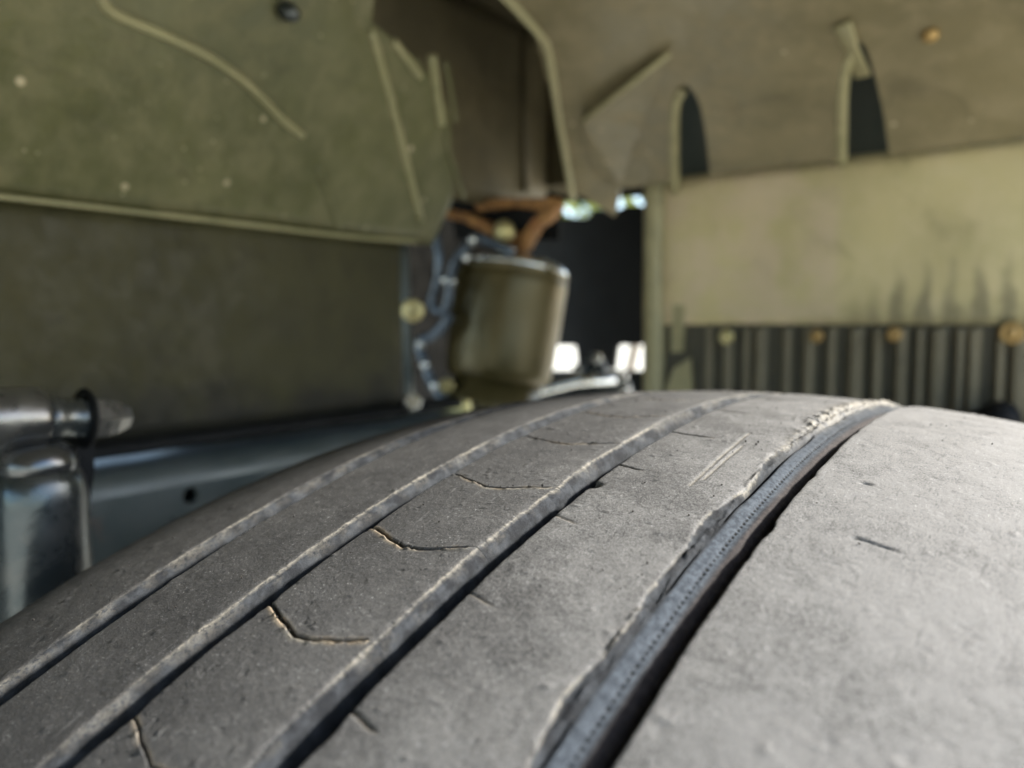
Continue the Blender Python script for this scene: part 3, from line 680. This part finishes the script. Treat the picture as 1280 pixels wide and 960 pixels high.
# small bright hardware at its foot
hw = thing('bolt_bracket', 'shiny bolted bracket between the two bright gaps behind the tyre', 'bracket')
bb = [(725, 452), (740, 440), (752, 448), (760, 470), (786, 478), (790, 496), (720, 496)]
bevel(link('bracket_plate', prism('bracket_plate', [at_y(*p, .50) for p in bb], (0, .004, 0)), M['shock'], hw, False), .001)
for (x, y, r_) in ((746, 449, .006), (744, 474, .007), (766, 472, .006), (780, 472, .005), (722, 462, .005), (783, 490, .005)):
    link('bolt_head', hex_profile('bolt_head', r_, .006, at_y(x, y, .499), (.3, -.9, .35)), M['chrome'], hw, False)
bevel(hw.children[-1], .0005)
bar = link('polished_bar', tube_mesh('polished_bar', [at_y(628, 500, .40), at_y(668, 489, .42), at_y(722, 476, .45), at_y(770, 476, .47)], [.006, .0075, .008, .005], 16, .7), M['chrome'])
tag(bar, 'polished steel bar lying low right of the canister', 'bar')

# ------------------------------------------------------------------ canister on its rusty bracket
can = thing('canister', 'bronze-olive metal canister hanging in the gap behind the tyre', 'canister')
top = at_y(642, 326, .30); bot = at_y(622, 474, .285)
axis = top-bot; H_ = float(np.linalg.norm(axis)); ax = axis/H_
s_ = .0445
can_prof = [(.030, -.003), (.039, -.001), (.0416, .003), (.0426, .008), (.0434, .020), (.0446, H_*.45), (.0450, H_*.70), (.0455, H_*.80), (.0450, H_*.845), (.0440, H_*.855), (.0450, H_*.868), (.0452, H_*.90), (.0440, H_*.94), (.0412, H_*.97), (.036, H_*.99), (.024, H_), (.010, H_)]
link('can_body', lathe_mesh('can_body', can_prof, 64, bot, ax), M['can'], can)
link('highlight_cap', lathe_mesh('highlight_cap', [(.0446, H_*.905), (.0451, H_*.92), (.0440, H_*.95), (.0410, H_*.975), (.0365, H_*.995), (.025, H_+.002), (.010, H_+.0025)], 64, bot, ax), M['chrome'], can)  # pale metal shell added to paint the highlight on the can's shoulder
link('bottom_ring', lathe_mesh('bottom_ring', [(.036, -.034), (.041, -.030), (.0425, -.022), (.041, -.015), (.036, -.012), (.035, .0)], 48, bot, ax), M['can'], can)
link('top_stud', lathe_mesh('top_stud', [(.010, H_*.99), (.010, H_+.020), (.0085, H_+.022)], 20, bot, ax), M['rust'], can)
rb = thing('rusty_bracket', 'rust-orange steel bracket above the canister', 'bracket')
def RB(px, py, Y=.285): return at_y(px, py, Y)
for pts, th in (([(553, 260), (582, 265), (614, 280), (640, 300), (650, 312), (640, 315), (610, 294), (578, 277), (556, 272)], .012),
                ([(698, 256), (686, 272), (668, 286), (654, 312), (643, 317), (650, 294), (664, 274), (680, 258)], .012),
                ([(592, 248), (696, 246), (698, 258), (664, 262), (640, 258), (594, 264)], .010)):
    bevel(link('bracket_arm', prism('bracket_arm', [RB(*p) for p in pts], (0, th, 0)), M['rust'], rb, False), .0018)
link('bolt', lathe_mesh('bolt', [(.0085, 0), (.0085, .005), (.006, .008), (.002, .009)], 20, RB(632, 290, .283), (.2, -1, .1)), M['zinc'], rb)
link('hanger_plate', prism('hanger_plate', [RB(560, 250, .31), RB(700, 250, .31), RB(698, 300, .31), RB(570, 300, .31)], (0, .004, 0)), M['black'], rb, False)

# hoses left of the canister, with chrome beads added for glints
hose = thing('brake_hose', 'glossy blue-black looped hose between wall and canister', 'hose')
def HP(px, py, Y=.235): return at_y(px, py, Y)
link('hose_line', tube_mesh('hose_line', smooth_path([HP(541, 262), HP(544, 290), HP(549, 325), HP(546, 355), HP(540, 375), HP(545, 388), HP(556, 387), HP(561, 370), HP(564, 345), HP(570, 325), HP(580, 312, .24), HP(592, 298, .25), HP(606, 300, .26), HP(640, 315, .262)], 8), .0036, 14), M['cable'], hose)
link('hose_line', tube_mesh('hose_line', smooth_path([HP(562, 392), HP(556, 405), HP(540, 420), HP(524, 428), HP(530, 452), HP(541, 480), HP(552, 496), HP(566, 512)], 6), .0042, 14), M['cable'], hose)
for (x, y, r_, mt) in ((556, 350, .0034, 'chrome'), (566, 352, .0028, 'chrome'), (590, 300, .0030, 'chrome'), (583, 322, .0032, 'chrome'), (525, 430, .0034, 'chrome'), (531, 456, .0040, 'chrome'), (543, 482, .0040, 'chrome'), (542, 268, .0036, 'chrome')):
    link('clip', lathe_mesh('clip', [(r_, -.004), (r_, 0), (r_*.92, r_*.4), (r_*.71, r_*.71), (r_*.38, r_*.92), (r_*.05, r_)], 20, HP(x, y, .232), (.4, -.8, .4)), M[mt], hose)  # small chrome domes put in where the hose should glint
arm = link('steel_stay', tube_mesh('steel_stay', [at_y(505, 300, .19), at_y(508, 400, .19), at_y(512, 505, .19)], .006, 12, .5), M['rail'])
tag(arm, 'narrow grey steel stay at the end of the brown-olive panel', 'stay')
plug = link('yellow_plug', lathe_mesh('yellow_plug', [(.0078, -.002), (.0078, .003), (.0055, .005), (.004, .004), (.001, .004)], 24, at_y(516, 388, .182), (.55, -.8, .1)), M['zinc'])
tag(plug, 'round yellow-zinc plug on the steel stay beside the hose', 'plug')
foot = thing('hose_mount', 'pale metal hose mount low beside the tyre edge', 'bracket')
bevel(link('mount_plate', prism('mount_plate', [at_y(548, 504, .21), at_y(584, 499, .21), at_y(586, 516, .21), at_y(552, 524, .21)], (0, .005, 0)), M['zinc'], foot, False), .002)
link('bolt_head', hex_profile('bolt_head', .0055, .006, at_y(560, 485, .212), (.3, -.8, .5)), M['zinc'], foot, False)
nut = link('bright_nut', hex_profile('bright_nut', .0058, .008, at_x(515, 506, -.262), (.7, -.6, .4)), M['chrome'], None, False)
tag(nut, 'bright steel nut at the end of the frame rail', 'nut')

# ------------------------------------------------------------------ frame rail under the wall
rail = thing('frame_rail', 'blue-grey steel frame rail with a small round hole behind the tyre', 'rail')
link('top_flange', extrude_profile('top_flange', [(-.284, -.033), (-.270, -.0335), (-.2665, -.0350), (-.2665, -.0375), (-.270, -.0395), (-.284, -.040)], -.62, .20, 4), M['black'], rail)
HY, HZ = .0090, -.0600
hp = at_x(238, 604, -.262)
pr_ = [(-.300, -.043), (-.280, -.0435), (-.272, -.0445), (-.2665, -.047), (-.263, -.051), (-.262, -.056)]
link('rail_top', extrude_profile('rail_top', pr_, -.62, .24, 4), M['rail'], rail)
# web with a drilled hole
def plate_with_hole(name, X, y0, y1, z0, z1, cy, cz, r_, n=28, t=.004):
    V, F = [], []
    for L_ in (0, 1):
        for k in range(n):
            a = 2*math.pi*k/n; V.append((X-t*L_, cy+r_*math.cos(a), cz+r_*math.sin(a)))
        for k in range(n):
            a = 2*math.pi*k/n; c, s = math.cos(a), math.sin(a); q = .010/max(abs(c), abs(s)); V.append((X-t*L_, cy+q*c, cz+q*s if cz+q*s < z1 else z1))
    for k in range(n):
        k2 = (k+1) % n
        F += [(k, k2, n+k2, n+k), (2*n+k, 3*n+k, 3*n+k2, 2*n+k2), (k, 2*n+k, 2*n+k2, k2)]
    e = .010
    b0 = len(V)
    ys_, zs_ = [y0, cy-e, cy+e, y1], [z0, cz-e, min(cz+e, z1), z1]
    for L_ in (0,):
        for yy in ys_:
            for zz in zs_: V.append((X, yy, zz))
        for i in range(3):
            for j in range(3):
                if i == 1 and j == 1: continue
                if abs(zs_[j+1]-zs_[j]) < 1e-6: continue
                q = b0+i*4+j; F.append((q, q+4, q+5, q+1))
    return mesh(name, V, F)
link('rail_web', plate_with_hole('rail_web', -.262, -.62, .24, -.24, -.056, float(hp[1]), float(hp[2])-.006, .0040), M['rail'], rail, False)
link('hole_backing', box('hole_backing', (-.290, -.10, -.20), (-.285, .10, -.045)), M['black'], rail, False)

# ------------------------------------------------------------------ shock mount at the lower left
BX = -.185
def SX(px, py, o=0.0): return at_x(px, py, BX+o)
mount = thing('shock_absorber', 'worn steel shock absorber eye and bolt at the lower left', 'shock absorber')
c0 = SX(-60, 528); c1 = SX(165, 521); axd = c1-c0; axd /= np.linalg.norm(axd)
def along(px): 
    a_, b_ = SX(px, 522), c0; return float((a_-b_) @ axd)
ppm = lambda px: float(FPX/((SX(px, 520)-CAM) @ AX[2]))           # pixels per metre there
q = 1/ppm(50)
link('eye_sleeve', lathe_mesh('eye_sleeve', [(30*q, 0), (40*q, .002), (41*q, .004), (41*q, along(40)), (40*q, along(48)), (36*q, along(52)), (20*q, along(53))], 48, c0, axd), M['steel'], mount)
link('collar', lathe_mesh('collar', [(22*q, along(50)), (30*q, along(56)), (31*q, along(66)), (26*q, along(74)), (25*q, along(96)), (30*q, along(102))], 40, c0, axd), M['shock'], mount)
link('washer', lathe_mesh('washer', [(10*q, along(102)), (38*q, along(103)), (40*q, along(105)), (38*q, along(108)), (10*q, along(110))], 40, c0, axd), M['black'], mount)
link('nut', lathe_mesh('nut', [(26*q, along(109)), (28*q, along(114)), (27*q, along(130)), (24*q, along(142)), (19*q, along(152)), (14*q, along(160))], 6, c0, axd), M['steel'], mount, False)
bevel(mount.children[-1], .0012, 3)
t0, t1 = SX(46, 578, .004), SX(40, 900, .004)
link('shock_tube', lathe_mesh('shock_tube', [(30*q, 0), (45*q, -.002), (52*q, -.006), (55*q, -.012), (56*q, -.03), (56*q, -.22)], 56, t0, (0.02, 0, 1)), M['shock'], mount)
link('weld_bead', lathe_mesh('weld_bead', [(30*q, .006), (40*q, .004), (46*q, .000), (44*q, -.004)], 40, t0, (0.02, 0, 1)), M['steel'], mount)
link('bracket_ear', prism('bracket_ear', [SX(96, 545, -.004), SX(118, 545, -.004), SX(118, 590, -.004), SX(108, 655, -.004), SX(100, 690, -.004), SX(88, 620, -.004)], (-.012, 0, 0)), M['black'], mount, False)
bevel(mount.children[-1], .001)

# ------------------------------------------------------------------ shrub far outside, glimpsed through the upper gap
shrub = thing('shrub', 'sunlit yellow-green shrub glimpsed through the gap above the canister', 'shrub')
sc_ = at_y(746, 258, 2.6); rnd = random.Random(11)
for k in range(5):
    a = rnd.uniform(0, 6.28); b_ = Vector((sc_[0], 2.6, -.72)); tip = Vector((sc_[0]+.35*math.cos(a), 2.6+.3*math.sin(a), sc_[2]+rnd.uniform(-.3, .3)))
    link('stem', tube_mesh('stem', smooth_path([b_, b_.lerp(tip, .5)+Vector((.05, .03, .08)), tip], 5), [.018-.0012*i for i in range(11)], 8), M['bark'], shrub)
V, F = [], []
for _ in range(2000):
    v = Vector((rnd.gauss(0, 1), rnd.gauss(0, 1), rnd.gauss(0, 1))).normalized()*rnd.uniform(.25, 1)**.5
    c = Vector((sc_[0]+v.x*.50, 2.6+v.y*.45, sc_[2]+.10+v.z*.42))
    u_ = Vector((rnd.gauss(0, 1), rnd.gauss(0, 1), rnd.gauss(0, 1))).normalized(); w_ = u_.orthogonal().normalized(); L_ = rnd.uniform(.02, .04)
    k0 = len(V); V += [c-u_*L_, c+w_*L_*.45, c+u_*L_, c-w_*L_*.45]; F.append((k0, k0+1, k0+2, k0+3))
tag(link('foliage', mesh('foliage', V, F), M['leaf'], shrub, False), kind='stuff')

# pieces that belong to a part sit under that part
def under(parent_name, child_names):
    for p in [o for o in bpy.data.objects if o.parent is None and o.type == 'EMPTY']:
        host = [c for c in p.children if c.name.split('.')[0] == parent_name]
        if not host: continue
        for c in list(p.children):
            if c.name.split('.')[0] in child_names: c.parent = host[0]
under('liner_sheet', ('lit_slot_edge', 'torn_plastic_tongue', 'rivet'))
under('panel_sheet', ('raised_ridge', 'panel_clip', 'top_bead'))
under('hose_line', ('clip',))
under('bracket_plate', ('bolt_head',))
under('can_body', ('highlight_cap',))
under('eye_sleeve', ('collar', 'washer', 'nut'))
under('flap_sheet', ('fastener',))
